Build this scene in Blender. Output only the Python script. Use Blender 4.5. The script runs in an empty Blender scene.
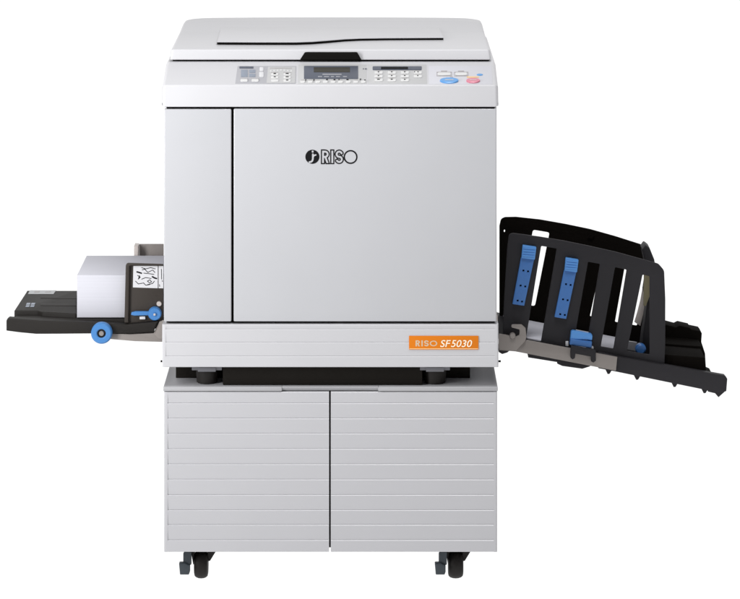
import bpy, bmesh, math
from mathutils import Vector, Matrix

scene = bpy.context.scene
col = scene.collection
S = 0.001955          # metres per photo pixel on the front plane of the machine
D = 6.0               # camera distance to that plane
H = 1.7731            # camera height
HZ = 320.0

def X(px, Y=0.0): return (px - 370.0) * S * (D + Y) / D
def Z(py, Y=0.0): return H - (py + HZ) * S * (D + Y) / D
def pts(lst, Y): return [(X(a, Y), Z(b, Y)) for a, b in lst]

# ------------------------------------------------------------------ materials
def plastic(name, rgb, rough=0.4, bump=0.0, scale=900.0, spec=0.5, metal=0.0, coat=0.0, vary=0.06):
    m = bpy.data.materials.new(name); m.use_nodes = True
    nt = m.node_tree; b = nt.nodes['Principled BSDF']
    b.inputs['Base Color'].default_value = (*rgb, 1)
    b.inputs['Metallic'].default_value = metal
    b.inputs['Specular IOR Level'].default_value = spec
    b.inputs['Coat Weight'].default_value = coat
    b.inputs['Coat Roughness'].default_value = 0.08
    tc = nt.nodes.new('ShaderNodeTexCoord')
    n1 = nt.nodes.new('ShaderNodeTexNoise'); n1.inputs['Scale'].default_value = 9.0; n1.inputs['Detail'].default_value = 4
    nt.links.new(tc.outputs['Object'], n1.inputs['Vector'])
    mr = nt.nodes.new('ShaderNodeMapRange')
    mr.inputs['To Min'].default_value = max(0.03, rough - vary); mr.inputs['To Max'].default_value = rough + vary
    nt.links.new(n1.outputs['Fac'], mr.inputs['Value']); nt.links.new(mr.outputs['Result'], b.inputs['Roughness'])
    hs = nt.nodes.new('ShaderNodeMix'); hs.data_type = 'RGBA'
    hs.inputs['A'].default_value = (*[c * 0.975 for c in rgb], 1); hs.inputs['B'].default_value = (*[min(1, c * 1.02) for c in rgb], 1)
    nt.links.new(n1.outputs['Fac'], hs.inputs['Factor']); nt.links.new(hs.outputs['Result'], b.inputs['Base Color'])
    if bump:
        n2 = nt.nodes.new('ShaderNodeTexNoise'); n2.inputs['Scale'].default_value = scale; n2.inputs['Detail'].default_value = 2
        nt.links.new(tc.outputs['Object'], n2.inputs['Vector'])
        bp = nt.nodes.new('ShaderNodeBump'); bp.inputs['Strength'].default_value = bump; bp.inputs['Distance'].default_value = 0.0006
        nt.links.new(n2.outputs['Fac'], bp.inputs['Height']); nt.links.new(bp.outputs['Normal'], b.inputs['Normal'])
    return m

M = {}
M['white'] = plastic('moulded_white_plastic', (0.53, 0.528, 0.548), 0.42, 0.12, 1400)
M['door'] = plastic('glossy_door_plastic', (0.45, 0.454, 0.476), 0.2, 0.0, 70, coat=0.5, vary=0.03)
M['cab'] = plastic('cabinet_white_plastic', (0.495, 0.493, 0.515), 0.3, 0.12, 1400)
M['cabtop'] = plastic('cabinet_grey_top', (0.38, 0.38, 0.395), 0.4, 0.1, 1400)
M['gap'] = plastic('black_recess_plastic', (0.006, 0.0052, 0.0045), 0.8, spec=0.08)
M['base'] = plastic('base_pan_brown_black', (0.010, 0.0085, 0.007), 0.7, 0.1, spec=0.1)
M['feed'] = plastic('brown_black_tray_plastic', (0.016, 0.014, 0.0125), 0.6, 0.4, 1200, spec=0.2)
M['guide'] = plastic('brown_guide_plastic', (0.033, 0.026, 0.021), 0.5, 0.3, 1200, spec=0.35)
M['guard'] = plastic('charcoal_guard_plastic', (0.024, 0.0228, 0.026), 0.6, 0.3, 1200, spec=0.2)
M['black'] = plastic('deep_black_plastic', (0.005, 0.004, 0.0032), 0.9, 0.2, 1200, spec=0.06)
M['blue'] = plastic('blue_control_plastic', (0.043, 0.155, 0.43), 0.38, spec=0.4)
M['blued'] = plastic('lighter_blue_ribbed_plastic', (0.09, 0.29, 0.68), 0.38, spec=0.4)
M['knob'] = plastic('bright_blue_knob_plastic', (0.055, 0.2, 0.48), 0.38, spec=0.4)
M['steel'] = plastic('brushed_zinc_steel', (0.26, 0.235, 0.22), 0.45, 0.25, 500, spec=0.4, metal=0.25)
M['steell'] = plastic('light_zinc_steel', (0.55, 0.5, 0.47), 0.4, 0.1, 500, metal=0.3)
M['paper'] = plastic('white_copy_paper', (0.6, 0.6, 0.66), 0.8, spec=0.1)
M['label'] = plastic('white_sticker', (0.62, 0.62, 0.64), 0.5)
M['glabel'] = plastic('grey_sticker', (0.42, 0.43, 0.44), 0.5)
M['ink'] = plastic('black_ink', (0.008, 0.008, 0.009), 0.6, spec=0.1)
M['orange'] = plastic('orange_badge_plastic', (0.68, 0.185, 0.005), 0.45, spec=0.2)
M['orangel'] = plastic('pale_orange_line', (0.9, 0.62, 0.3), 0.4)
M['cream'] = plastic('cream_lettering', (0.95, 0.86, 0.68), 0.5)
M['tan'] = plastic('tan_lettering', (0.6, 0.47, 0.33), 0.5)
M['olive'] = plastic('olive_tinted_plastic', (0.19, 0.165, 0.09), 0.4)
M['slate'] = plastic('slate_bezel', (0.085, 0.095, 0.125), 0.4, spec=0.3)
M['lcd'] = plastic('dark_olive_lcd', (0.03, 0.027, 0.02), 0.3, spec=0.2)
M['pgrey'] = plastic('panel_grey_film', (0.36, 0.36, 0.385), 0.4)
M['pgrey2'] = plastic('panel_light_film', (0.46, 0.46, 0.465), 0.4)
M['plav'] = plastic('panel_pale_film', (0.54, 0.54, 0.58), 0.4)
M['key'] = plastic('white_key', (0.62, 0.62, 0.62), 0.4)
M['bgrey'] = plastic('blue_grey_print', (0.22, 0.25, 0.31), 0.4)
M['startblue'] = plastic('start_key_blue', (0.1, 0.3, 0.62), 0.3)
M['stopred'] = plastic('stop_key_pink', (0.6, 0.2, 0.27), 0.3)
M['amber'] = plastic('amber_print', (0.75, 0.5, 0.25), 0.4)
M['bracket'] = plastic('shaded_grey_bracket', (0.15, 0.15, 0.165), 0.5, spec=0.3)  # grey darkened to carry the shade under the skirt
M['seam'] = plastic('painted_seam_shade', (0.06, 0.058, 0.062), 0.7, spec=0.2)
M['rubber'] = plastic('black_rubber', (0.014, 0.012, 0.011), 0.6, 0.2, 800, spec=0.25)
M['pedal'] = plastic('blue_grey_pedal', (0.04, 0.05, 0.06), 0.5, spec=0.4)
M['outline'] = plastic('grey_brown_print', (0.35, 0.33, 0.33), 0.5)

# ------------------------------------------------------------------ mesh helpers
def tri_mesh_from(bm):
    me = bpy.data.meshes.new('m'); bm.to_mesh(me); bm.free(); return me

def rounded(poly, r, seg=5):
    """round polygon corners; r is one radius or a list."""
    out = []; n = len(poly)
    for i in range(n):
        ri = r[i] if isinstance(r, (list, tuple)) else r
        p = Vector(poly[i]); a = Vector(poly[i - 1]); b = Vector(poly[(i + 1) % n])
        da = (a - p); db = (b - p)
        if ri <= 0 or da.length < 1e-9 or db.length < 1e-9:
            out.append(tuple(p)); continue
        ang = da.angle(db)
        if ang > math.radians(176): out.append(tuple(p)); continue
        t = min(ri / math.tan(ang / 2), da.length * 0.48, db.length * 0.48)
        p0 = p + da.normalized() * t; p1 = p + db.normalized() * t
        for k in range(seg + 1):
            s = k / seg
            q = p0 * (1 - s) ** 2 + p * 2 * s * (1 - s) + p1 * s * s
            out.append(tuple(q))
    return out

MAPS = {'XZ': lambda a, b, c: (a, c, b), 'XY': lambda a, b, c: (a, b, c), 'YZ': lambda a, b, c: (c, a, b)}

class MB:
    """collects shapes into one mesh"""
    def __init__(self): self.bm = bmesh.new()
    def _merge(self, me):
        self.bm.from_mesh(me); bpy.data.meshes.remove(me)
    def plate(self, outer, c0, c1, plane='XZ', holes=(), bevel=0.0, bres=2):
        cu = bpy.data.curves.new('tmp', 'CURVE'); cu.dimensions = '2D'; cu.fill_mode = 'BOTH'
        for poly in [outer, *holes]:
            sp = cu.splines.new('POLY'); sp.points.add(len(poly) - 1)
            for p, q in zip(sp.points, poly): p.co = (q[0], q[1], 0, 1)
            sp.use_cyclic_u = True
        t = abs(c1 - c0)
        bevel = min(bevel, t * 0.49)
        cu.extrude = t / 2 - bevel; cu.bevel_depth = bevel; cu.offset = -bevel; cu.bevel_resolution = bres
        ob = bpy.data.objects.new('tmp', cu); col.objects.link(ob)
        dg = bpy.context.evaluated_depsgraph_get(); dg.update()
        me = bpy.data.meshes.new_from_object(ob.evaluated_get(dg))
        bpy.data.objects.remove(ob); bpy.data.curves.remove(cu)
        mid = (c0 + c1) / 2; f = MAPS[plane]
        for v in me.vertices: v.co = f(v.co.x, v.co.y, v.co.z + mid)
        b2 = bmesh.new(); b2.from_mesh(me)
        bmesh.ops.remove_doubles(b2, verts=b2.verts, dist=1e-6)
        bmesh.ops.recalc_face_normals(b2, faces=b2.faces)
        b2.to_mesh(me); b2.free()
        self._merge(me); return self
    def box(self, x0, x1, y0, y1, z0, z1, bevel=0.0, seg=3):
        b = bmesh.new(); bmesh.ops.create_cube(b, size=1.0)
        for v in b.verts:
            v.co = ((x0 + x1) / 2 + v.co.x * (x1 - x0), (y0 + y1) / 2 + v.co.y * (y1 - y0), (z0 + z1) / 2 + v.co.z * (z1 - z0))
        if bevel: bmesh.ops.bevel(b, geom=list(b.edges), offset=bevel, segments=seg, profile=0.5, affect='EDGES')
        self._merge(tri_mesh_from(b)); return self
    def lathe(self, prof, center, axis='Y', seg=48):
        """prof: (r, t) pairs along the axis"""
        b = bmesh.new(); rings = []
        for r, t in prof:
            ring = []
            for k in range(seg):
                a = 2 * math.pi * k / seg; u, v = r * math.cos(a), r * math.sin(a)
                p = {'Y': (u, t, v), 'X': (t, u, v), 'Z': (u, v, t)}[axis]
                ring.append(b.verts.new((center[0] + p[0], center[1] + p[1], center[2] + p[2])))
            rings.append(ring)
        for a, c in zip(rings, rings[1:]):
            for k in range(seg): b.faces.new((a[k], a[(k + 1) % seg], c[(k + 1) % seg], c[k]))
        b.faces.new(rings[0]); b.faces.new(rings[-1])
        bmesh.ops.remove_doubles(b, verts=b.verts, dist=1e-7)
        bmesh.ops.recalc_face_normals(b, faces=b.faces)
        self._merge(tri_mesh_from(b)); return self
    def mesh(self):
        return tri_mesh_from(self.bm)

wloc = {}
def build(name, mb, mat, parent=None, label=None, angle=32):
    me = mb if isinstance(mb, bpy.types.Mesh) else mb.mesh()
    vs = [v.co for v in me.vertices]
    lo = Vector([min(v[i] for v in vs) for i in range(3)]); hi = Vector([max(v[i] for v in vs) for i in range(3)])
    c = Vector(((lo.x + hi.x) / 2, (lo.y + hi.y) / 2, (lo.z + hi.z) / 2 if parent is not None else lo.z))
    me.transform(Matrix.Translation(-c))
    me.name = name
    ob = bpy.data.objects.new(name, me); col.objects.link(ob)
    me.materials.append(M[mat])
    for p in me.polygons: p.use_smooth = True
    me.set_sharp_from_angle(angle=math.radians(angle))
    wloc[ob] = c
    if parent is not None:
        ob.parent = parent; ob.location = c - wloc[parent]
    else: ob.location = c
    if label: ob['label'] = label
    return ob

def thing(name, loc, label, cat):
    o = bpy.data.objects.new(name, None); col.objects.link(o)
    o.location = loc; o.empty_display_size = 0.1; wloc[o] = Vector(loc)
    o['label'] = label; o['category'] = cat
    return o

# flat printed marks: marching squares over a signed distance
def seg_d(p, a, b):
    ax, ay = a; bx, by = b; dx, dy = bx - ax, by - ay
    L = dx * dx + dy * dy
    t = 0 if L == 0 else max(0, min(1, ((p[0] - ax) * dx + (p[1] - ay) * dy) / L))
    return math.hypot(p[0] - ax - t * dx, p[1] - ay - t * dy)
def poly_d(p, pl): return min(seg_d(p, a, b) for a, b in zip(pl, pl[1:]))

def mark_mesh(fn, u0, u1, v0, v1, step, place):
    nu = int((u1 - u0) / step) + 1; nv = int((v1 - v0) / step) + 1
    g = [[fn((u0 + i * step, v0 + j * step)) for i in range(nu + 1)] for j in range(nv + 1)]
    bm = bmesh.new(); cache = {}
    def vert(key, u, v):
        if key not in cache: cache[key] = bm.verts.new(place(u, v))
        return cache[key]
    for j in range(nv):
        for i in range(nu):
            cs = [(i, j), (i + 1, j), (i + 1, j + 1), (i, j + 1)]
            vals = [g[b][a] for a, b in cs]
            if all(x >= 0 for x in vals): continue
            loop = []
            for k in range(4):
                a, b = cs[k], cs[(k + 1) % 4]; va, vb = vals[k], vals[(k + 1) % 4]
                if va < 0: loop.append(vert(('c', a), u0 + a[0] * step, v0 + a[1] * step))
                if (va < 0) != (vb < 0):
                    t = va / (va - vb)
                    loop.append(vert(('e', *sorted((a, b))), u0 + (a[0] + (b[0] - a[0]) * t) * step, v0 + (a[1] + (b[1] - a[1]) * t) * step))
            if len(loop) >= 3 and len(set(loop)) == len(loop):
                try: bm.faces.new(loop)
                except ValueError: pass
    bmesh.ops.recalc_face_normals(bm, faces=bm.faces)
    return tri_mesh_from(bm)

def strokes(lines, w):
    return lambda p: min(poly_d(p, l) for l in lines) - w

# ================================================================== FLOOR (translucent sheet, made up to glow white and show no shadows)
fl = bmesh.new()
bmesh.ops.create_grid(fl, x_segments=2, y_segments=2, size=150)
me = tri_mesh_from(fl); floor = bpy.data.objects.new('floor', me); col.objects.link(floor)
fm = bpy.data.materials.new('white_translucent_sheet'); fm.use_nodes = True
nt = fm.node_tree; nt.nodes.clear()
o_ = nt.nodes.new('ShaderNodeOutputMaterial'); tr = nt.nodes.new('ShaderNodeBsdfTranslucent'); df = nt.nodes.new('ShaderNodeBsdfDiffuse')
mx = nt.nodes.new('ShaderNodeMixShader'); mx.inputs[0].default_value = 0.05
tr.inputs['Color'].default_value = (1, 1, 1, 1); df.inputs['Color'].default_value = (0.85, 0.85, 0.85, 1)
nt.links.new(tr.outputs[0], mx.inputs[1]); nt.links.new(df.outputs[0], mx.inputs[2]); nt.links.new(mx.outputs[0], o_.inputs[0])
me.materials.append(fm); floor['kind'] = 'structure'; floor['label'] = 'white floor sheet glowing with added light from below'

# ================================================================== CABINET
XL, XR = X(163.5), X(497.5)
cab = thing('storage_cabinet', ((XL + XR) / 2, 0.28, 0), 'white two door cabinet with horizontal ribs on black casters under the printer', 'cabinet')
ZT = 0.391
zb = Z(552)
# carcass
mb = MB(); mb.box(X(165.5), X(495.5), 0.024, 0.55, Z(546, .024), Z(392), 0.003)
build('carcass', mb, 'cab', cab)
mb = MB(); mb.box(X(327.0), X(332.5), 0.015, 0.0235, Z(547.5, .015), Z(393), 0.0005)
build('seam_shade_strip', mb, 'seam', cab)  # dark strip painted as the shade in the gap between the doors
# top: side runs with a rounded nose and a scooped finger recess in the middle
zl = Z(391.2)
nose = rounded([(-0.001, zl), (-0.001, ZT), (0.56, ZT), (0.56, zl)], [0.0015, 0.005, 0.003, 0.001])
scoop = rounded([(0.006, zl), (0.0005, ZT - 0.0012), (0.001, ZT), (0.56, ZT), (0.56, zl)], [0, 0.0004, 0.001, 0.003, 0.001])
mb = MB()
mb.plate(nose, X(163.3), X(282), 'YZ', bevel=0.0015)
mb.plate(scoop, X(282), X(378.2), 'YZ')
mb.plate(nose, X(378.2), X(497.8), 'YZ', bevel=0.0015)
build('top_panel', mb, 'cabtop', cab)
# ribbed doors
grooves = [403.3, 418.5, 433.7, 449.0, 464.3, 479.6, 495.0, 510.2, 525.0, 540.2]
def ribbed(y_front, ztop, zbot, pys, back, depth=0.0013, hh=0.0026):
    # each rib stands proud at its chamfered top edge and falls back towards the next one
    pr = [(back, ztop), (y_front + 0.0012, ztop), (y_front, ztop - 0.0012)]
    for g in pys:
        z = Z(g, y_front)
        pr += [(y_front + depth, z + hh * 0.35), (y_front + depth + 0.0007, z + hh * 0.30), (y_front + depth + 0.0007, z + hh * 0.05), (y_front + depth, z), (y_front, z - depth * 0.95)]
    pr += [(y_front, zbot + 0.0012), (y_front + 0.0012, zbot), (back, zbot)]
    return pr
zt = Z(391.9)
pr = ribbed(0.0, zt, zb, grooves, 0.0135)
cr = 0.0065
mb = MB(); mb.plate(pr, X(167.6), X(329.0), 'YZ')
mb.plate(rounded([(X(164), 0.0135), (X(164), 0.0), (X(167.6), 0.0), (X(167.6), 0.0135)], [0, cr, 0, 0], 8), zb, zt, 'XY')
build('cabinet_door', mb, 'cab', cab, 'ribbed left door')
mb = MB(); mb.plate(pr, X(330.8), X(493.8), 'YZ')
mb.plate(rounded([(X(493.8), 0.0135), (X(493.8), 0.0), (X(497.2), 0.0), (X(497.2), 0.0135)], [0, 0, cr, 0], 8), zb, zt, 'XY')
build('cabinet_door', mb, 'cab', cab, 'ribbed right door')
# casters
def caster(cx, cy, w=0.0136):
    zc = 0.0275
    mb = MB(); mb.box(cx - 0.024, cx + 0.026, cy - 0.026, cy + 0.026, 0.0655, 0.078 if cy > .1 else 0.0735, 0.001)
    # swivel fork, swept back
    mb.plate(rounded([(cx + 0.013, 0.0652), (cx + 0.032, 0.0652), (cx + 0.029, 0.055), (cx + 0.018, 0.037), (cx + 0.013, 0.036)], 0.002), cy - 0.012, cy + 0.03, 'XZ', bevel=0.001)
    mb.plate([(cx - 0.02, 0.065), (cx - 0.02, 0.057), (cx - 0.0155, 0.030), (cx - 0.0135, 0.030), (cx - 0.0135, 0.065)], cy - 0.012, cy + 0.03, 'XZ', bevel=0.0008)
    mb.box(cx - 0.0155, cx + 0.0155, cy - 0.017, cy + 0.03, 0.0575, 0.0652, 0.001)
    c = build('caster', mb, 'rubber', cab)
    R = 0.0272
    prof = [(0.004, -w)]
    for k in range(9):
        a = math.pi * k / 8
        prof.append((R - 0.009 + 0.009 * math.sin(a) ** 0.8, -w * math.cos(a)))
    prof.append((0.004, w))
    mb = MB(); mb.lathe(prof, (cx, cy, R), 'X', 48)
    build('wheel', mb, 'rubber', c)
    # brake pedal: arm and square toe pad
    mb = MB(); mb.plate(rounded([(cx - 0.0185, 0.064), (cx - 0.031, 0.054), (cx - 0.031, 0.044), (cx - 0.0185, 0.038)], 0.002), cy - 0.025, cy - 0.008, 'XZ', bevel=0.0015)
    mb.plate(rounded([(cx - 0.042, 0.0395), (cx - 0.040, 0.0165), (cx - 0.0225, 0.0165), (cx - 0.0205, 0.022), (cx - 0.0205, 0.035), (cx - 0.030, 0.0395)], 0.002), cy - 0.036, cy - 0.022, 'XZ', bevel=0.002)
    mb.plate(rounded([(cx - 0.034, 0.056), (cx - 0.030, 0.062), (cx - 0.018, 0.060), (cx - 0.018, 0.034), (cx - 0.034, 0.034)], 0.002), cy - 0.03, cy - 0.02, 'XZ', bevel=0.0015)
    build('brake_pedal', mb, 'pedal', c)
for px in (201.3, 455.6):
    caster(X(px, 0.06), 0.06, 0.0137 if px < 300 else 0.0150)
    caster(X(px, 0.06), 0.48)

# ================================================================== DUPLICATOR
mach = thing('digital_duplicator', ((XL + XR) / 2, 0.28, ZT), 'white office duplicator printer with black paper trays standing on the ribbed cabinet', 'printer')
# housing behind the doors
mb = MB(); mb.box(X(163.6), X(497.2), 0.024, 0.555, Z(330), Z(108), 0.004)
housing = build('housing', mb, 'white', mach)
mb = MB(); mb.box(X(166), X(495), 0.0145, 0.0235, Z(326), Z(106.5), 0.001)
build('door_gap_shade', mb, 'gap', mach)  # black backing that stands in for the shade in the door gaps
# doors : flat face, rounded edges, lower lip rolled in
def door(px0, px1, py0, py1, rl, rr):
    zt, zb_ = Z(py0), Z(py1)
    pr = rounded([(0.0135, zt), (0.0, zt), (0.0, Z(312.0)), (0.0010, zb_), (0.0135, zb_)], [0.0, 0.0022, 0.05, 0.0015, 0.0], 6)
    mb = MB()
    return mb.plate(pr, X(px0), X(px1), 'YZ', bevel=0.0024, bres=4)
d1 = build('front_door', door(163.9, 231.3, 109.2, 321.6, 1, 0), 'door', mach, 'narrow left front door')
d2 = build('front_door', door(233.6, 496.6, 108.9, 321.6, 0, 1), 'door', mach, 'wide main front door with logo')

# logo
def lp(u, v): return (X(290 + u / 9.25), -0.0004, Z(135 + v / 9.25))
def arc(cx, cy, rad, a0, a1, n=14): return [(cx + rad * math.cos(math.radians(a0 + (a1 - a0) * k / n)), cy + rad * math.sin(math.radians(a0 + (a1 - a0) * k / n))) for k in range(n + 1)]
Rl = [[(305, 120), (305, 280)], [(305, 153), (324, 153)] + arc(324, 177, 24, -90, 90) + [(318, 201)], [(326, 201), (358, 290)]]
Il = [[(391, 120), (391, 280)]]
Sl = [arc(455, 177, 24, -20, -270) + arc(455, 225, 24, -90, 150)]
def letters(p, grow):
    bar = abs(p[1] - 201) - (58 + grow)
    return min(max(min(poly_d(p, l) for l in Rl + Il) - 9 - grow, bar), poly_d(p, Sl[0]) - 9 - grow)
def logo(p):
    outl = max(letters(p, 10.5), -letters(p, 0))
    ring = abs(math.hypot(p[0] - 560, p[1] - 203) - 58) - 6.5
    disc = math.hypot(p[0] - 207, p[1] - 201) - 65
    fig = min(strokes([[(211, 178), (211, 220), (206, 238), (194, 248), (180, 250)]], 8.5)(p),
              strokes([[(212, 205), (222, 188), (238, 184)]], 7)(p), math.hypot(p[0] - 209, p[1] - 153) - 10)
    disc = max(disc, -fig)
    return min(outl, ring, disc)
build('logo', mark_mesh(logo, 130, 634, 120, 285, 2.2, lp), 'ink', d2)

# skirt with shallow ribs
zt, zbm = Z(324.3), Z(367)
pr = ribbed(-0.002, zt, zbm, [329.2, 342.5, 356.3], 0.03, 0.001, 0.0022)
mb = MB(); mb.plate(pr, X(165.8), X(494.8), 'YZ')
mb.plate(rounded([(X(162.2), 0.03), (X(162.2), -0.002), (X(165.8), -0.002), (X(165.8), 0.03)], [0, cr, 0, 0], 8), zbm, zt, 'XY')
mb.plate(rounded([(X(494.8), 0.03), (X(494.8), -0.002), (X(498.4), -0.002), (X(498.4), 0.03)], [0, 0, cr, 0], 8), zbm, zt, 'XY')
mb.box(X(162.4), X(498.2), 0.03, 0.556, zbm, Z(331), 0.003)
skirt = build('base_skirt', mb, 'white', mach)
for px in (161.6, 499.0):
    mb = MB(); mb.lathe([(0.0, -0.003), (0.002, -0.0026), (0.002, 0.004), (0.0, 0.004)], (X(px), 0.012, Z(362.6)), 'X', 20)
    build('side_pin', mb, 'gap', skirt)
# badge
mb = MB(); mb.plate(rounded(pts([(409, 336), (478.5, 336), (478.5, 349.7), (409, 349.7)], -0.0035), 0.001), -0.0029, -0.0015, 'XZ', bevel=0.0003)
badge = build('name_badge', mb, 'orange', mach)
mb = MB(); mb.box(X(409.4), X(478.1), -0.0032, -0.0028, Z(348.7), Z(348.1))
build('badge_line', mb, 'orangel', badge)
def bp_(u, v):   # logo letters reused at badge size
    return (X(414.8 + (u - 284) * 23.0 / 340), -0.0030, Z(339.5 + (v - 132) * 7.2 / 142))
def outl2(p):
    return min(letters(p, 1.5), abs(math.hypot(p[0] - 560, p[1] - 203) - 46) - 9)
build('badge_brand_lettering', mark_mesh(outl2, 276, 630, 122, 284, 3.0, bp_), 'tan', badge)
def text_mesh(body, size, shear=0.0, spacing=1.0, thick=0.0):
    cu = bpy.data.curves.new('t', 'FONT'); cu.body = body; cu.size = size; cu.shear = shear; cu.space_character = spacing; cu.offset = thick
    cu.extrude = 0.0002; cu.space_word = 0.35
    ob = bpy.data.objects.new('t', cu); col.objects.link(ob)
    dg = bpy.context.evaluated_depsgraph_get(); dg.update()
    me = bpy.data.meshes.new_from_object(ob.evaluated_get(dg))
    bpy.data.objects.remove(ob); bpy.data.curves.remove(cu)
    return me
me = text_mesh('SF 5030', 0.02, 0.22, 1.0, 0.0001)
xs = [v.co.x for v in me.vertices]; ys = [v.co.y for v in me.vertices]
x0, x1, y0, y1 = min(xs), max(xs), min(ys), max(ys)
for v in me.vertices:
    v.co = (X(440.2) + (v.co.x - x0) / (x1 - x0) * (X(472.0) - X(440.2)), -0.0033 - v.co.z, Z(346.7) + (v.co.y - y0) / (y1 - y0) * (Z(339.7) - Z(346.7)))
build('badge_model_lettering', me, 'cream', badge)

# base pan, feet
mb = MB(); mb.box(X(222.8, .014), X(422.3, .014), 0.014, 0.5, ZT + 0.0006, Z(366.5), 0.001)
mb.box(X(176, .08), X(470, .08), 0.075, 0.5, ZT + 0.0006, Z(366.5), 0.001)
build('base_pan', mb, 'base', mach)
for pc, w in ((206.8, 10.8), (435.0, 11.2)):
    mb = MB(); r = w * S * 1.005
    mb.lathe([(0, 0), (r * 0.84, 0.0), (r * 0.95, 0.002), (r, 0.02), (r, 0.034), (0, 0.034)], (X(pc, .035), 0.04, ZT), 'Z', 40)
    f = build('foot', mb, 'rubber', mach)
    mb = MB(); mb.box(X(pc - 15, .01), X(pc + 15, .01), 0.012, 0.055, Z(370.4, .012), Z(366.6), 0.001)
    mb.box(X(pc - 9, .01), X(pc + 9, .01), 0.009, 0.05, Z(371.8, .009), Z(368.5), 0.0008)
    build('foot_bracket', mb, 'bracket', f)

# upper housing: sloped control deck
ZF, ZR, YR = 0.9813, 1.0138, 0.10
pr = rounded([(0.0, Z(106.9)), (-0.001, ZF), (YR, ZR), (0.56, ZR), (0.56, Z(106.9))], [0.0015, 0.004, 0.004, 0.01, 0.003], 6)
mb = MB(); mb.plate(pr, X(161.7), X(498.6), 'YZ', bevel=0.007, bres=5)
bm2 = mb.bm
for v in bm2.verts:
    k = (v.co.z - Z(107)) / (ZR - Z(107)); xc = (XL + XR) / 2
    v.co.x = xc + (v.co.x - xc) * (1 - 0.006 * k)
build('control_housing', mb, 'white', mach)

# control deck mapping (pixel -> sloped plane)
nrm = Vector((0, -(ZR - ZF), YR)).normalized()
def deck(px, py, h=0.0):
    q = (py + HZ) * S
    t = ((H - ZF) - q) / ((ZR - ZF) + q * YR / D)
    Y = YR * t
    p = Vector((X(px, Y), Y, ZF + (ZR - ZF) * t)) + nrm * h
    return tuple(p)
def deckbox(mb, poly, h0, h1):
    """polygon in photo pixels raised on the sloped deck, small chamfer"""
    b = bmesh.new(); n = len(poly)
    cx = sum(p[0] for p in poly) / n; cy = sum(p[1] for p in poly) / n
    lo = [b.verts.new(deck(x, y, h0)) for x, y in poly]
    mid = [b.verts.new(deck(x, y, h0 + (h1 - h0) * 0.7)) for x, y in poly]
    def sh(x, c): return x - max(-0.25, min(0.25, (x - c) * 0.12))
    hi = [b.verts.new(deck(sh(x, cx), sh(y, cy), h1)) for x, y in poly]
    for a, c in ((lo, mid), (mid, hi)):
        for k in range(n): b.faces.new((a[k], a[(k + 1) % n], c[(k + 1) % n], c[k]))
    b.faces.new(hi); b.faces.new(lo)
    bmesh.ops.recalc_face_normals(b, faces=b.faces)
    mb._merge(tri_mesh_from(b)); return mb
def rect(x0, y0, x1, y1, r=0.0):
    p = [(x0, y1), (x1, y1), (x1, y0), (x0, y0)]
    return rounded(p, r, 3) if r else p
def oval(cx, cy, rx, ry, n=32): return [(cx + rx * math.cos(2 * math.pi * k / n), cy + ry * math.sin(2 * math.pi * k / n)) for k in range(n)]
B0 = 0.0002
mb = MB()
deckbox(mb, [(235.2, 83.9), (295.8, 83.9), (296.2, 66.3), (237.6, 66.3)], B0, 0.0008)
cp1 = build('key_panel', mb, 'pgrey', mach, 'grey key panel at the left end')
mb = MB(); deckbox(mb, [(297.9, 84.1), (367, 84.1), (366.5, 64.8), (298.3, 64.8)], B0, 0.0008)
cp2 = build('key_panel', mb, 'pgrey2', mach, 'display panel in the middle')
mb = MB(); deckbox(mb, [(368.0, 84.1), (427, 84.1), (426.3, 64.8), (367.6, 64.8)], B0, 0.0008)
cp3 = build('key_panel', mb, 'pgrey2', mach, 'numeric keypad panel')
mb = MB(); deckbox(mb, [(429.0, 84.5), (492.5, 84.5), (491.5, 66.0), (428.6, 66.0)], B0, 0.0008)
cp4 = build('key_panel', mb, 'plav', mach, 'start and stop key panel')
T0 = 0.0009
def item(name, polys, mat, parent, h=0.0016, h0=T0):
    mb = MB()
    for p in polys: deckbox(mb, p, h0, h)
    return build(name, mb, mat, parent)
def keyitem(x0, y0, x1, y1, parent, mat='key'):
    return item('key', [rect(x0, y0, x1, y1, 0.6)], mat, parent, 0.0026)
# left panel
item('printed_bar', [rect(239.5, 66.9, 253.5, 68.9)], 'slate', cp1)
item('indicator_window', [rect(241.0, 70.2, 247.8, 77.3), rect(249.2, 70.2, 255.5, 73.2), rect(249.2, 74.2, 255.5, 77.3)], 'bgrey', cp1)
for a in ((240.4, 80.0, 247.6, 82.2), (251.6, 80.0, 258.6, 82.2)): keyitem(*a, cp1)
item('printed_icon', [rect(259.6, 67.6, 263.4, 71.6, 1), rect(259.2, 72.4, 263.6, 77.6, 1)], 'label', cp1)
item('key_field', [[(266.5, 83.4), (295.2, 83.4), (295.4, 67.2), (268, 67.2)]], 'bgrey' if False else 'pgrey2', cp1, 0.0011)
item('printed_rule', [rect(270 + k * 3.4, 70.2 + abs(k - 3) * 0.35 - 0.3, 271.6 + k * 3.4, 71.4 + abs(k - 3) * 0.35 - 0.3) for k in range(7)], 'key', cp1, 0.0015, 0.0012)
for xx in (270.8, 283.2):
    for yy in (73.8, 77.0, 80.2): keyitem(xx + 0.3, yy + 0.2, xx + 7.6, yy + 2.0, cp1)
# specks on the keys
def specks(lst, parent, h):
    for x, y, w in lst: item('key_print', [rect(x - w / 2, y - 0.35, x + w / 2, y + 0.45)], 'ink', parent, h + 0.0004, h)
specks([(274.8, 74.7, 2.5), (287.2, 74.7, 3), (274.8, 77.9, 2), (287.2, 77.9, 3), (287.2, 81.2, 2.4)], cp1, 0.0027)
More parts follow.
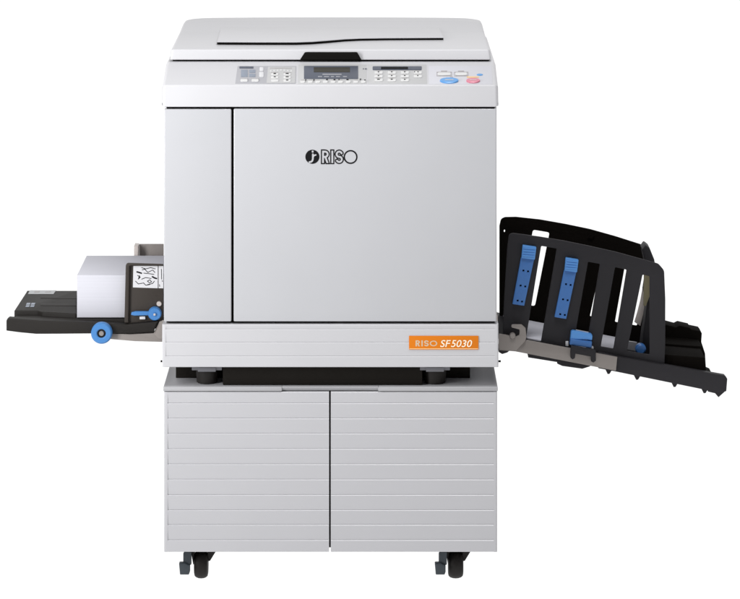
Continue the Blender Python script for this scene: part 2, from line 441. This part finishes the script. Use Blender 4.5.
# small print lines of the panels
for a in ((240.2, 79.2, 247.8, 79.6), (251.4, 79.2, 258.8, 79.6), (270, 68.4, 292, 68.9), (271, 73.0, 278, 73.4), (283.4, 73.0, 291, 73.4)):
    item('printed_rule', [rect(*a)], 'outline', cp1, 0.0016, 0.0012)
for x in (301, 308.4, 316, 331.4, 338.8, 354.2):
    item('printed_rule', [rect(x, 80.4, x + 3.6, 80.8)], 'outline', cp2, 0.0014)
for x in (374.6, 387.8, 400.8, 413.8):
    for y in (71.2, 74.8, 78.4):
        if x > 413 and y > 78: continue
        item('printed_rule', [rect(x + 1.2, y, x + 6.4, y + 0.35)], 'outline', cp3, 0.0014)
# display
disp = item('display_bezel', [rect(304, 66.6, 358.2, 79.4, 0.5)], 'slate', cp2, 0.002)
item('lcd_screen', [rect(313.8, 68.3, 350, 73.2)], 'lcd', cp2, 0.0025, 0.0021)
item('printed_caption', [rect(322.5, 74.9, 341.5, 75.7)] + [rect(x, 77.2, x + w, 77.9) for x, w in ((318, 4), (324, 5), (331, 3), (336, 4), (343, 4))], 'pgrey', cp2, 0.0024, 0.0021)
for x in (299.6, 307.2, 314.8, 322.4, 330.0, 337.6, 345.2, 352.8, 360.2): keyitem(x + 0.6, 81.5, x + 5.4, 83.4, cp2)
specks([(305.8, 81.0, 1.4), (314, 81.0, 1.6), (327, 80.6, 2), (334.5, 80.8, 2), (339, 80.5, 1.2), (347.5, 80.8, 2.2), (360.5, 80.3, 1.6), (365, 81.2, 1.5)], cp2, 0.0027)
item('indicator_dots', [rect(x, 68.9, x + 1.2, 69.7) for x in (362.8, 364.8, 366.0 - 0.4)], 'slate', cp2)
# keypad
item('counter_bezel', [rect(372.6, 66.8, 421.8, 70.6, 1.0)], 'slate', cp3, 0.0018)
item('counter_window', [rect(381, 67.8, 408, 70.0)], 'ink', cp3, 0.0024, 0.0019)
for i, xx in enumerate((374.0, 387.2, 400.2, 413.2)):
    for j, yy in enumerate((71.9, 75.5, 79.3)):
        if i == 3 and j == 2: continue
        keyitem(xx + 0.5, yy + 0.2, xx + 8.7, yy + 2.6, cp3)
specks([(x, y, 1.5) for x in (378.5, 391.7, 404.7) for y in (73.0, 76.8)] + [(378.5, 80.5, 2.6), (391.7, 80.5, 2), (404.7, 80.6, 1.6), (418, 73.0, 1.2), (417.8, 76.8, 1.2), (414.6, 72.9, 0.8)], cp3, 0.0027)
# start and stop
def ring_polys(x0, y0, x1, y1, w=0.5):
    return [rect(x0, y0, x1, y0 + w), rect(x0, y1 - w, x1, y1), rect(x0, y0 + w + .05, x0 + w, y1 - w - .05), rect(x1 - w, y0 + w + .05, x1, y1 - w - .05)]
item('printed_outline', ring_polys(436.6, 72.4, 451.8, 76.6) + ring_polys(454.2, 72.4, 468.2, 76.6) + [rect(441, 71.2, 447, 71.9), rect(458, 71.2, 464, 71.9), rect(450, 77.3, 453, 78.2)], 'outline', cp4, 0.0014)
for a in ((437.8, 73.4, 450.6, 75.8), (455.4, 73.4, 467.0, 75.8)): keyitem(*a, cp4)
item('amber_print', [rect(466.8, 76.9, 478.8, 78.2)], 'amber', cp4, 0.0015)
item('indicator_lamp', [oval(479.8, 75.2, 3.1, 0.9)], 'startblue', cp4, 0.0018)
item('start_key', [oval(449.2, 81.4, 9.3, 2.7)], 'startblue', cp4, 0.0036)
item('stop_key', [oval(473.2, 81.5, 6.9, 2.3)], 'stopred', cp4, 0.0036)
for a in ((445, 81.0, 453.5, 81.8), (470, 81.1, 476.5, 81.7)): item('key_print', [rect(*a)], 'pgrey2', cp4, 0.0041, 0.0037)

# platen lid
lx0, lx1 = X(169.5, .11), X(491.2, .11)
pr = rounded([(0.104, Z(59.8, .104)), (0.109, Z(49.2, .109)), (0.38, 1.0415), (0.49, 1.052), (0.562, 1.052), (0.568, 1.0205)], [0.0015, 0.004, 0.05, 0.03, 0.012, 0.002], 6)
mb = MB(); mb.plate(pr, lx0, lx1, 'YZ', bevel=0.005, bres=4)
for k in range(-14, 15):
    q = k / 15; q = math.copysign(abs(q) ** 0.5, q)
    bmesh.ops.bisect_plane(mb.bm, geom=mb.bm.verts[:] + mb.bm.edges[:] + mb.bm.faces[:], plane_co=((lx0 + lx1) / 2 + q * (lx1 - lx0) / 2, 0, 0), plane_no=(1, 0, 0))
for v in mb.bm.verts:   # slight taper of the raised rear
    k = max(0, (v.co.z - Z(59.8, .104)) / 0.034); xc = (lx0 + lx1) / 2
    u = abs(v.co.x - xc) / ((lx1 - lx0) / 2); back = max(0, min(1, (v.co.y - 0.36) / 0.18))
    v.co.x = xc + (v.co.x - xc) * (1 - 0.014 * k)
    if v.co.z > 1.03: v.co.z -= back * (0.0018 * u ** 2 + 0.0045 * u ** 18) - back * 0.001
    if v.co.y > 0.5: v.co.y -= 0.012 * u ** 26
lid = build('scanner_lid', mb, 'white', mach)
mb = MB(); mb.box(lx0 + 0.006, lx1 - 0.004, 0.118, 0.55, ZR - 0.001, Z(58.0, .104), 0.0)
build('lid_gap_fill', mb, 'gap', lid)  # black filler that makes the dark line under the lid
hp = pts([(299.8, 59.9), (304.6, 52.6), (306, 52.2), (356, 52.2), (357.4, 52.6), (361.6, 59.9)], 0.104)
mb = MB(); mb.plate(rounded(hp, 0.001), 0.0995, 0.112, 'XZ', bevel=0.0012)
build('lid_handle', mb, 'gap', lid)
def top(px, py, z=1.041):
    f = (H - z) / ((py + HZ) * S); Y = D * (f - 1); return (X(px, Y), Y)
fz = 1.0405
def flap_outline(off=0.0):
    o = [top(217, 43.9), top(262, 44.1), top(296, 44.1), top(312, 43.6), top(328, 42.4), top(345, 41.0), top(360, 40.3), top(385, 39.9), top(443.5, 39.6), top(437.5, 26.5), top(222, 26.5)]
    return [(x, y + off * (1 if i < 9 else 0)) for i, (x, y) in enumerate(o)]
mb = MB(); mb.plate(flap_outline(), fz + 0.0036, fz + 0.0054, 'XY', bevel=0.0006)
flap = build('document_flap', mb, 'white', lid)
mb = MB(); mb.plate([(x, y) for x, y in flap_outline(0.0022)], fz - 0.0005, fz + 0.0035, 'XY')
build('flap_gap_shade', mb, 'gap', lid)  # black sheet drawn as the shade under the flap edge

# ================================================================== FEED TRAY (left)
YF = 0.15
zsurf = Z(321, YF)
# tray deck
mb = MB()
yb = 0.46
deckpoly = [(X(14.5, .17), 0.176), (X(27, yb), yb), (X(163.6), yb), (X(163.6), 0.172), (X(14.5, .172), 0.172)]
mb.plate(deckpoly, zsurf - 0.02, zsurf - 0.001, 'XY', bevel=0.001)
for dy in (0.21, 0.27, 0.325):       # shallow ribs on the deck
    mb.box(X(41, dy), X(160, dy), dy, dy + 0.022, zsurf - 0.002, zsurf - 0.0004, 0.0004)
feed = build('paper_feed_tray', mb, 'feed', mach)
# front rail
rail = pts([(6.3, 330.8), (6.3, 320.5), (8.5, 318.6), (14, 319.0), (40, 320.8), (90, 322.6), (128, 324.6), (131, 324.0), (158.5, 321.4), (153.5, 332.2), (130, 333.4), (60, 334.0), (36, 334.1), (20, 332.6)], YF)
mb = MB(); mb.plate(rounded(rail, 0.0015), YF, YF + 0.024, 'XZ', bevel=0.0022)
build('tray_rail', mb, 'feed', feed)
# raised end block with its cut corner
def on_z(px, py, z):
    f = (H - z) / ((py + HZ) * S); Y = D * (f - 1); return (X(px, Y), Y)
zt_ = zsurf + 0.0077
eb = [on_z(*p, zt_) for p in ((14.2, 310.4), (27.2, 290.4), (76.6, 290.9), (76.6, 313.6), (42.5, 311.8), (37.5, 310.6))]
mb = MB(); mb.plate(rounded(eb, 0.003), zsurf - 0.015, zsurf + 0.0075, 'XY', bevel=0.002)
for y0, y1 in ((297.4, 298.2), (303.4, 305.6)):
    mb.plate([on_z(*p, zt_) for p in ((40.5, y1), (76.4, y1 + 0.6), (76.4, y0 + 0.5), (40.8, y0))], zt_ - 0.001, zt_ + 0.0004, 'XY', bevel=0.0003)
build('tray_end_block', mb, 'feed', feed)
mb = MB(); mb.plate([on_z(*p, zt_) for p in ((28, 294), (53.5, 294), (56.2, 290.4), (30, 290.4))], zt_, zt_ + 0.0004, 'XY')
ml = build('tray_sticker', mb, 'glabel', feed)
mb = MB()
for a in ((34, 291.4, 39, 292.8), (45, 291.8, 50, 292.6)):
    mb.plate([on_z(a[0], a[3], zt_), on_z(a[2], a[3], zt_), on_z(a[2] + 1, a[1], zt_), on_z(a[0] + 1, a[1], zt_)], zt_ + 0.0005, zt_ + 0.0008, 'XY')
build('sticker_print', mb, 'outline', feed)
mb = MB()
for a in ((26.5, 30.2), (31.2, 35)):
    for b, c in ((303.0, 304.8), (305.4, 306.9)):
        mb.plate([on_z(a[0] - (c - 303) * .3, c, zt_), on_z(a[1] - (c - 303) * .3, c, zt_), on_z(a[1] + .5 - (b - 303) * .3, b, zt_), on_z(a[0] + .5 - (b - 303) * .3, b, zt_)], zt_, zt_ + 0.0004, 'XY')
build('size_mark', mb, 'bgrey', feed)
# zinc strut below and hinge web
mb = MB(); mb.plate(pts([(108, 338.5), (108, 333.0), (131, 333.9), (153.8, 332.8), (159.5, 321.4), (164.2, 320.0), (164.2, 341.6), (135, 340.8)], YF + .008), YF + 0.004, YF + 0.03, 'XZ', bevel=0.0006)
build('tray_strut', mb, 'steel', feed)
mb = MB(); mb.plate(pts([(154.6, 334.5), (162.5, 320.2), (164.2, 320.2), (164.2, 339.6), (158.8, 338.8)], YF + .0), YF + 0.0005, YF + 0.0035, 'XZ', bevel=0.0006)
build('hinge_web', mb, 'steel', feed)
# front paper guide
gp = rounded(pts([(124.8, 323), (126.0, 262.8), (163.4, 264.0), (163.4, 322.5)], 0.165), [0.001, 0.006, 0.001, 0.001])
mb = MB(); mb.plate(gp, 0.163, 0.1685, 'XZ', bevel=0.0008)
# raised border on its free edge
bd = rounded(pts([(124.6, 322.0), (126.0, 262.6), (163.4, 263.8), (163.4, 265.4), (129.6, 264.8), (128.6, 322.0)], 0.163), [0.001, 0.006, 0, 0, 0.004, 0.001])
mb.plate(bd, 0.1565, 0.1632, 'XZ', bevel=0.001)
guide = build('side_guide', mb, 'guide', feed)
mb = MB(); mb.plate(rounded(pts([(132.9, 287.4), (133.4, 265.9), (157.8, 265.9), (157.8, 288.2)], 0.1625), 0.0008), 0.1624, 0.1629, 'XZ')
mb.plate(rounded(pts([(158.6, 288.2), (158.6, 265.9), (163.3, 266.0), (163.3, 288.3)], 0.1625), 0.0004), 0.1624, 0.1629, 'XZ')
build('instruction_sticker', mb, 'label', feed)
def stp(u, v): return (X(70 + u / 7.4, .162), 0.1621, Z(240 + v / 7.4, .162))
art = [[(530, 205), (560, 214), (596, 205), (632, 214)], [(534, 222), (552, 215), (575, 240), (612, 222), (628, 240)], [(545, 245), (590, 250), (622, 255)],
       [(500, 262), (520, 275), (505, 290), (515, 262)], [(485, 305), (505, 325), (545, 318), (560, 335), (590, 330)], [(530, 290), (560, 278), (600, 285)],
       [(572, 305), (590, 295), (604, 310), (588, 318), (575, 306)], [(625, 305), (610, 322), (575, 330)]]
thick = [[(496, 236), (514, 241), (528, 246)], [(610, 272), (626, 281), (640, 285)]]
def artf(p): return min(strokes(art, 2.4)(p), strokes(thick, 5.5)(p), strokes([[(662, 330), (664, 345)], [(682, 300), (684, 308)], [(676, 215), (678, 290)]], 2.2)(p))
build('sticker_drawing', mark_mesh(artf, 470, 692, 192, 352, 2.6, stp), 'ink', feed)
# blue lever
c = (X(154.6, .15), 0.15, Z(314.2, .15))
mb = MB(); r = 6.7 * S * 1.025
mb.lathe([(0.0, -0.002), (r * 0.28, -0.002), (r * 0.3, 0.0), (r * 0.86, 0.0), (r, 0.003), (r, 0.012), (0, 0.012)], c, 'Y', 40)
mb.plate(rounded(pts([(130.8, 315.2), (131.4, 312.6), (136, 311.6), (149, 311.6), (149, 315.6), (134, 316.0)], .152), 0.0015), 0.1535, 0.1605, 'XZ', bevel=0.0015)
build('guide_lever', mb, 'knob', feed)
mb = MB()
mb.lathe([(0, -0.004), (0.0022, -0.004), (0.0022, 0.0), (0, 0.0)], c, 'Y', 20)
mb.lathe([(0, 0.0), (0.0045, 0.0), (0.0052, 0.0015), (0.0052, 0.004), (0, 0.004)], (X(159.0, .159), 0.159, Z(304.0, .159)), 'Y', 28)
build('lever_screw', mb, 'steell', feed)
mb = MB(); mb.plate(rounded(pts([(139.6, 319.4), (139.6, 316.6), (145.2, 316.4), (145.4, 319.4)], .158), 0.001), 0.1575, 0.1625, 'XZ', bevel=0.0008)
build('stop_tab', mb, 'label', feed)
# blue knob
c = (X(101.6, .14), 0.135, Z(333.2, .14)); r = 10.6 * S * 1.023
mb = MB(); mb.lathe([(r * 0.40, 0.005), (r * 0.42, 0.0012), (r * 0.50, 0.0), (r * 0.86, 0.0), (r * 0.97, 0.002), (r, 0.004), (r, 0.0149), (r * 0.4, 0.0149)], c, 'Y', 56)
k = build('tray_knob', mb, 'knob', feed)
mb = MB(); mb.lathe([(0, 0.004), (r * 0.39, 0.004), (r * 0.39, 0.0145), (0, 0.0145)], c, 'Y', 32); build('knob_recess', mb, 'feed', feed)
mb = MB(); mb.lathe([(0, 0.0008), (r * 0.2, 0.0008), (r * 0.24, 0.002), (r * 0.24, 0.0039), (0, 0.0039)], c, 'Y', 28); build('knob_screw', mb, 'steel', feed)
# rear zinc bracket behind the paper
mb = MB(); mb.box(X(139.2, .42), X(163.4, .42), 0.425, 0.43, Z(322, .42), Z(244.6, .42), 0.001)
br = build('rear_bracket', mb, 'steel', feed)
mb = MB(); mb.plate(rounded(pts([(134.6, 310), (134.8, 243.8), (139.0, 244.2), (139.0, 310)], .42), 0.001), 0.40, 0.4305, 'XZ', bevel=0.001)
build('bracket_flange', mb, 'steell', feed)

# stack of paper : real layered sheets look through a ribbed side texture
sx0, sx1 = X(77, .18), X(163.2)
sz0, sz1 = zsurf + 0.0008, Z(275.2, .18)
pm = bpy.data.materials.new('paper_stack_edges'); pm.use_nodes = True
nt = pm.node_tree; b = nt.nodes['Principled BSDF']; b.inputs['Roughness'].default_value = 0.8; b.inputs['Specular IOR Level'].default_value = 0.1
tc = nt.nodes.new('ShaderNodeTexCoord'); mp = nt.nodes.new('ShaderNodeMapping'); mp.inputs['Scale'].default_value = (4, 4, 420)
nz = nt.nodes.new('ShaderNodeTexNoise'); nz.inputs['Scale'].default_value = 1.0; nz.inputs['Detail'].default_value = 3
nt.links.new(tc.outputs['Object'], mp.inputs[0]); nt.links.new(mp.outputs[0], nz.inputs['Vector'])
rp = nt.nodes.new('ShaderNodeMix'); rp.data_type = 'RGBA'; rp.inputs['A'].default_value = (0.515, 0.515, 0.56, 1); rp.inputs['B'].default_value = (0.59, 0.59, 0.64, 1)
nt.links.new(nz.outputs['Fac'], rp.inputs['Factor']); nt.links.new(rp.outputs['Result'], b.inputs['Base Color'])
M['stack'] = pm
mb = MB(); mb.box(sx0, sx1, 0.18, 0.39, sz0, sz1, 0.0006, 2)
st = build('paper_stack', mb, 'stack'); st['label'] = 'thick stack of blank white copy paper on the black left feed tray'; st['category'] = 'paper stack'

# ================================================================== RECEIVING TRAY (right)
YG, YB = 0.20, 0.395
# tray floor
def zline(px, Y, a, b):  # height of a sloped line given by two photo points
    return None
f0 = (X(500, .385), Z(315.6, .385)); f1 = (X(632, .385), Z(341, .385))
sl = (f1[1] - f0[1]) / (f1[0] - f0[0])
def zf(x): return f0[1] + (x - f0[0]) * sl
xa, xb = X(499.2), X(703, .3)
mb = MB(); mb.plate([(xa, zf(xa) - 0.002), (xb, zf(xb) - 0.002), (xb, zf(xb) - 0.012), (xa, zf(xa) - 0.012)], 0.206, 0.425, 'XZ', bevel=0.001)
# underside ribs and wedge
mb.plate(pts([(527, 352), (562, 358), (566, 361.5), (556, 361), (528, 356.5)], .21), 0.2, 0.235, 'XZ', bevel=0.001)
mb.plate(rounded(pts([(556, 358.5), (592, 364.5), (582, 367.6), (562, 364.8), (557, 362.6)], .21), 0.002), 0.198, 0.24, 'XZ', bevel=0.001)
mb.plate(pts([(498.5, 347), (510, 349), (507, 351.5), (502, 353), (498.5, 351)], .21), 0.2, 0.24, 'XZ')
rec = build('receiving_tray', mb, 'guard', mach)
# beam : dark rail
mb = MB()
mb.plate(rounded(pts([(598, 352.0), (617, 356.4), (724.5, 375.4), (727.2, 378.5), (726.2, 391.0), (720, 392.6), (617, 371.6), (598, 368)], .19), 0.0025), 0.186, 0.205, 'XZ', bevel=0.0018)
for px, py in ((608, 370.4), (636.5, 376.2), (674, 383.4), (704, 389.6)):
    mb.plate(pts([(px - 3.2, py - 2), (px + 4, py - 0.6), (px + 1.6, py + 3.4), (px - 0.4, py + 3.6)], .19), 0.189, 0.2, 'XZ')
mb.plate(pts([(706, 388), (725, 390.4), (724.5, 391.8), (718.4, 397.2), (715, 393.2), (708, 391.6)], .19), 0.188, 0.21, 'XZ', bevel=0.001)
build('tray_rail', mb, 'guard', rec)
# zinc arm with hooked hinge plate
mb = MB()
mb.plate(pts([(526.5, 340.2), (617.4, 357.2), (616.0, 371.0), (560, 360.2), (515, 351.6), (499, 350.4), (499, 347), (516, 347)], .18), 0.1815, 0.1855, 'XZ', bevel=0.0006)
hook = pts([(498.6, 333.8), (506.5, 335.0), (509, 335.6), (515, 337.2), (519.4, 335.0), (519.6, 329.6), (511.4, 327.6), (511.4, 324.6), (521.6, 324.6), (525.6, 328.2), (526.4, 336), (525.6, 340.6), (516.2, 350.6), (498.6, 349.4)], .176)
mb.plate(rounded(hook, 0.003), 0.1765, 0.181, 'XZ', bevel=0.0007)
build('tray_arm', mb, 'steel', rec)
mb = MB(); mb.lathe([(0, -0.004), (0.005, -0.004), (0.006, -0.002), (0.006, 0.004), (0, 0.004)], (X(512.5, .178), 0.176, Z(335.4, .178)), 'Y', 28)
build('arm_pivot', mb, 'steel', rec)
mb = MB(); mb.box(X(498.4), X(500.6), 0.14, 0.19, Z(331, .14), Z(315.5, .14), 0.0008); build('hinge_bracket', mb, 'steell', rec)
# guards
front = pts([(503.0, 336), (503.6, 310), (505.6, 275), (507.6, 245), (509.0, 234.4), (513, 233.2), (540, 236.8), (565, 241.0), (590, 246.2), (615, 251.8), (640, 258.6), (658.5, 263.8), (664.2, 270.5), (665.4, 300), (665.2, 345), (664.4, 366.5), (617, 357.8), (560, 347.2)], YG)
rf = [0.002, 0, 0, 0.01, 0.012, 0.012, 0.05, 0.05, 0.05, 0.05, 0.05, 0.014, 0.014, 0.05, 0.05, 0.002, 0.002, 0.002]
def slot(a, b, c, d, Y, r=0.0025): return rounded(pts([a, b, c, d], Y), r, 4)
fs = [slot((541.2, 246.0), (556.8, 248.6), (541.0, 341.6), (525.8, 339.8), YG),
      slot((588.0, 261.8), (600.0, 264.0), (586.0, 349.0), (573.0, 346.6), YG),
      slot((615.0, 267.2), (626.6, 269.8), (613.4, 348.8), (600.8, 346.6), YG),
      slot((642.6, 274.6), (649.6, 276.4), (649.6, 354.6), (627.0, 351.2), YG)]
mb = MB(); mb.plate(rounded(front, rf, 5), YG, YG + 0.005, 'XZ', holes=fs, bevel=0.001)
fg = build('tray_guard', mb, 'guard', rec, 'front slotted guard')
rear = pts([(499.4, 345), (499.4, 226), (501.0, 219), (505, 217.2), (516, 217.0), (540, 219.6), (565, 224.0), (590, 229.2), (615, 236.2), (641.5, 244.6), (648, 262), (650, 300), (648, 352), (560, 339)], YB)
rr = [0, 0.004, 0.012, 0.01, 0.01, 0.05, 0.05, 0.05, 0.05, 0.006, 0.02, 0.05, 0, 0]
rs = [slot((533.0, 229.8), (549.6, 232.6), (535.0, 306.4), (519.5, 303.6), YB, 0.005),
      slot((568.5, 248.0), (582.0, 250.2), (569.5, 311), (556.0, 308.6), YB),
      slot((603.8, 252.8), (614.0, 255.0), (601.5, 318.4), (589.9, 316.3), YB),
      slot((624.6, 268.0), (645.0, 271.0), (637.0, 325.8), (615.0, 322.0), YB)]
hol = [[(X(504.5 + 0.7 * math.cos(a), YB), Z(231 + 1.3 * math.sin(a), YB)) for a in [k * math.pi / 5 for k in range(10)]]]
mb = MB(); mb.plate(rounded(rear, rr, 5), YB, YB + 0.005, 'XZ', holes=rs + hol, bevel=0.001)
mb.plate(rounded(pts([(587, 238.2), (590, 234.6), (594.6, 235.4), (592, 238.6)], YB - .004), 0.001), YB - 0.004, YB + 0.0001, 'XZ')
build('tray_guard', mb, 'black', rec, 'black rear guard')
# blue fingers
def finger(tl, tr_, brr, bl, holes_):
    mb = MB()
    hs = []
    for hx, hy in holes_:
        hs.append(pts([(hx - 0.9, hy + 0.9), (hx - 0.9, hy - 0.9), (hx + 0.9, hy - 0.9), (hx + 0.9, hy + 0.9)], YG - .006))
    ct = (tl[0] - 0.6, tl[1] - 1.4); cr_ = (tr_[0] + 0.2, tr_[1] - 1.0)
    mb.plate(rounded(pts([bl, (tl[0] - 2.2, tl[1] + 11), (tr_[0] - 2.0, tr_[1] + 11), brr], YG - .006), 0.001), YG - 0.007, YG - 0.0005, 'XZ', holes=hs, bevel=0.0008)
    o = build('sheet_guide', mb, 'blue', rec)
    mb = MB()
    mb.plate(rounded(pts([(tl[0] - 1.8, tl[1] + 11.6), ct, cr_, (tr_[0] - 1.4, tr_[1] + 11.8)], YG - .009), 0.002), YG - 0.011, YG - 0.0005, 'XZ', bevel=0.0015)
    for j in range(4):
        y = tl[1] + 1.6 + j * 2.5; k = j * 2.5 / 11 * 1.4
        mb.plate(pts([(tl[0] + 0.2 - k, y + 0.6), (tl[0] + 0.2 - k, y - 0.6), (tr_[0] - 0.8 - k, y + 0.2), (tr_[0] - 0.8 - k, y + 1.4)], YG - .012), YG - 0.0125, YG - 0.0105, 'XZ', bevel=0.0005)
    build('guide_tip', mb, 'blued', rec)
    mb = MB(); mb.plate(rounded(pts([(bl[0] + .3, bl[1] - .4), (tl[0] - 1.8, tl[1] + 13), (tr_[0] - 2.4, tr_[1] + 13), (brr[0] - .3, brr[1] - .4)], YG - .0005), 0.001), YG - 0.0015, YG - 0.0003, 'XZ')
    build('guide_backing', mb, 'gap', rec)
finger((523.2, 246.4), (536.2, 248.0), (524.2, 305.8), (512.4, 304.0), [(523.4, 270.6), (528, 271.4), (520.6, 285.6), (525.2, 286.5), (517.6, 300.6), (522, 301.6)])
finger((566.2, 259.0), (578.4, 260.6), (566.2, 319.0), (554.4, 317.0), [(566, 284.2), (570.6, 285), (563, 299.4), (567.6, 300.2), (560.2, 314.2), (564.8, 315)])
# blue clip
mb = MB(); mb.plate(rounded(pts([(570.2, 340), (571, 331.8), (573, 330.8), (591.4, 334.2), (592.6, 336), (592.2, 340.6), (586, 339.8)], YG - .016), 0.003), YG - 0.016, YG - 0.001, 'XZ', bevel=0.0025)
clip = build('release_clip', mb, 'blued', rec)
mb = MB(); mb.plate(rounded(pts([(569.6, 344.6), (570.2, 338.6), (592.0, 341.4), (591.4, 348.0)], YG - .016), 0.002), YG - 0.0195, YG - 0.0005, 'XZ', bevel=0.002)
build('clip_body', mb, 'blue', rec)
mb = MB(); yc = 0.172
mb.plate(rounded(pts([(570.6, 352), (571.2, 345.8), (592.4, 349.4), (595.8, 350.6), (596.0, 361.0), (593.4, 362.8), (591.2, 361.6), (591.2, 356.8), (575.4, 353.8), (575.0, 358.2), (572.6, 359.6), (570.6, 358)], yc), 0.0012), 0.172, 0.181, 'XZ', bevel=0.001)
build('clip_legs', mb, 'guard', rec)
mb = MB(); mb.box(X(565.6, .195), X(568.4, .195), 0.194, 0.1995, Z(346, .195), Z(341.4, .195), 0.0006)
build('clip_pad', mb, 'label', rec)
mb = MB(); mb.box(X(591.0, .195), X(593.2, .195), 0.188, 0.1995, Z(350.0, .195), Z(346.2, .195), 0.0006)
build('clip_pad', mb, 'label', rec)
# end stop seen over the guard and through the last slot
YE = 0.30
mb = MB(); mb.plate(rounded(pts([(638.6, 352), (645.5, 300), (644.0, 262), (640.6, 246), (643.8, 241.4), (648.0, 244.6), (652.6, 256), (656, 275), (657, 352)], YE), 0.003), YE - 0.04, YE + 0.012, 'XZ', bevel=0.003)
es = build('end_stop', mb, 'guard', rec)
mb = MB(); mb.plate(rounded(pts([(643.4, 306), (644.0, 268), (652.5, 268), (652.0, 290), (646, 306)], YE - .046), 0.002), YE - 0.0455, YE - 0.0405, 'XZ', bevel=0.0008)
build('stop_pad', mb, 'olive', rec)
mb = MB(); mb.plate(pts([(634.4, 322), (637.4, 312), (640.4, 300), (642.6, 288), (644.6, 300), (643.6, 312), (640.4, 326)], YE + .03), YE + 0.03, YE + 0.034, 'XZ', bevel=0.0005)
build('stop_plate', mb, 'steell', rec)
mb = MB(); mb.plate(pts([(625, 353), (627.6, 341.2), (637.0, 342.4), (636.0, 356)], YE), YE + 0.0, YE + 0.006, 'XZ', bevel=0.0005)
build('stop_foot', mb, 'pgrey', rec)
mb = MB(); mb.lathe([(0, 0), (0.008, 0), (0.011, 0.003), (0.011, 0.012), (0, 0.012)], (X(641, .22), 0.225, Z(350, .22)), 'Y', 32); build('stop_knob', mb, 'blue', rec)
# black raised end wall on the far side of the tray
mb = MB(); mb.plate(rounded(pts([(655, 324.2), (667, 325.0), (676, 327.4), (679.6, 325.6), (690, 328.0), (691, 329.4), (700.4, 331.4), (702.0, 333.5), (701.4, 342), (705.2, 353.6), (706.2, 371), (712, 373.6), (712, 384), (655, 374)], .37), 0.0015), 0.37, 0.42, 'XZ', bevel=0.002)
mb.plate(pts([(655, 343.0), (702.0, 346.6), (705.0, 353.6), (706.4, 374), (710, 384), (655, 374)], .30), 0.30, 0.3702, 'XZ', bevel=0.002)
mb.plate(pts([(655, 353.0), (704.6, 357.0), (706.2, 374), (709, 384), (655, 374)], .22), 0.212, 0.3002, 'XZ', bevel=0.002)
build('tray_end_wall', mb, 'black', rec)

# sheets lying in the receiving tray
mb = MB(); s0, s1 = X(505, .3), X(619, .3)
mb.plate([(s0, zf(s0) - 0.0015), (s0, zf(s0) + 0.001), (s1, zf(s1) + 0.001), (s1, zf(s1) - 0.0015)], 0.209, 0.389, 'XZ', bevel=0.0002)
sh = build('paper_sheets', mb, 'paper'); sh['label'] = 'thin pile of white sheets lying in the slotted black right tray'; sh['category'] = 'paper'

# ================================================================== CAMERA
cam = bpy.data.cameras.new('camera'); co = bpy.data.objects.new('camera', cam); col.objects.link(co)
co.location = (0, -D, H); co.rotation_euler = (math.radians(90), 0, 0)
cam.sensor_width = 36; cam.lens = 36 * D / (740 * S); cam.shift_x = 0.0; cam.shift_y = -(299.5 + HZ) / 740
cam.clip_start = 0.1; cam.clip_end = 1000
scene.camera = co

# ================================================================== LIGHT : made-up white world glow behind and below, dimmed towards the camera side
w = bpy.data.worlds.new('World'); scene.world = w; w.use_nodes = True
nt = w.node_tree; bg = nt.nodes['Background']
tc = nt.nodes.new('ShaderNodeTexCoord'); sp = nt.nodes.new('ShaderNodeSeparateXYZ')
nt.links.new(tc.outputs['Generated'], sp.inputs[0])
ry = nt.nodes.new('ShaderNodeMapRange'); ry.interpolation_type = 'SMOOTHSTEP'
ry.inputs['From Min'].default_value = 0.15; ry.inputs['From Max'].default_value = 0.7
ry.inputs['To Min'].default_value = 0.10; ry.inputs['To Max'].default_value = 1.08
nt.links.new(sp.outputs['Y'], ry.inputs['Value'])
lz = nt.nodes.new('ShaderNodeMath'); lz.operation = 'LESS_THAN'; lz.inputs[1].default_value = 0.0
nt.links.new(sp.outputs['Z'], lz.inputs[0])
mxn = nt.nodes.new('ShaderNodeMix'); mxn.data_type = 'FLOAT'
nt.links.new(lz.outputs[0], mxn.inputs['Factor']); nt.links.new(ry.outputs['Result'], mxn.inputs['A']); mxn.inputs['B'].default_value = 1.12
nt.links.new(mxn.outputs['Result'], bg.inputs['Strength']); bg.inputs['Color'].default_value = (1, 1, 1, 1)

def area(name, loc, target, sx, sy, power, colr=(1, 1, 1)):
    l = bpy.data.lights.new(name, 'AREA'); l.shape = 'RECTANGLE'; l.size = sx; l.size_y = sy; l.energy = power; l.color = colr
    o = bpy.data.objects.new(name, l); col.objects.link(o); o.location = loc
    o.rotation_euler = (Vector(target) - Vector(loc)).to_track_quat('-Z', 'Y').to_euler(); return o
area('key_softbox', (-1.4, -0.95, 1.15), (-0.12, 0.1, 0.72), 0.5, 1.3, 29)
area('top_softbox', (0.25, -0.75, 2.75), (-0.1, 0.2, 0.9), 0.9, 0.7, 34)

vs_ = scene.view_settings; vs_.view_transform = 'Standard'; vs_.look = 'None'; vs_.exposure = 0; vs_.gamma = 1; vs_.use_curve_mapping = False
scene.render.engine = 'CYCLES'
scene.cycles.use_denoising = True
scene.cycles.max_bounces = 10
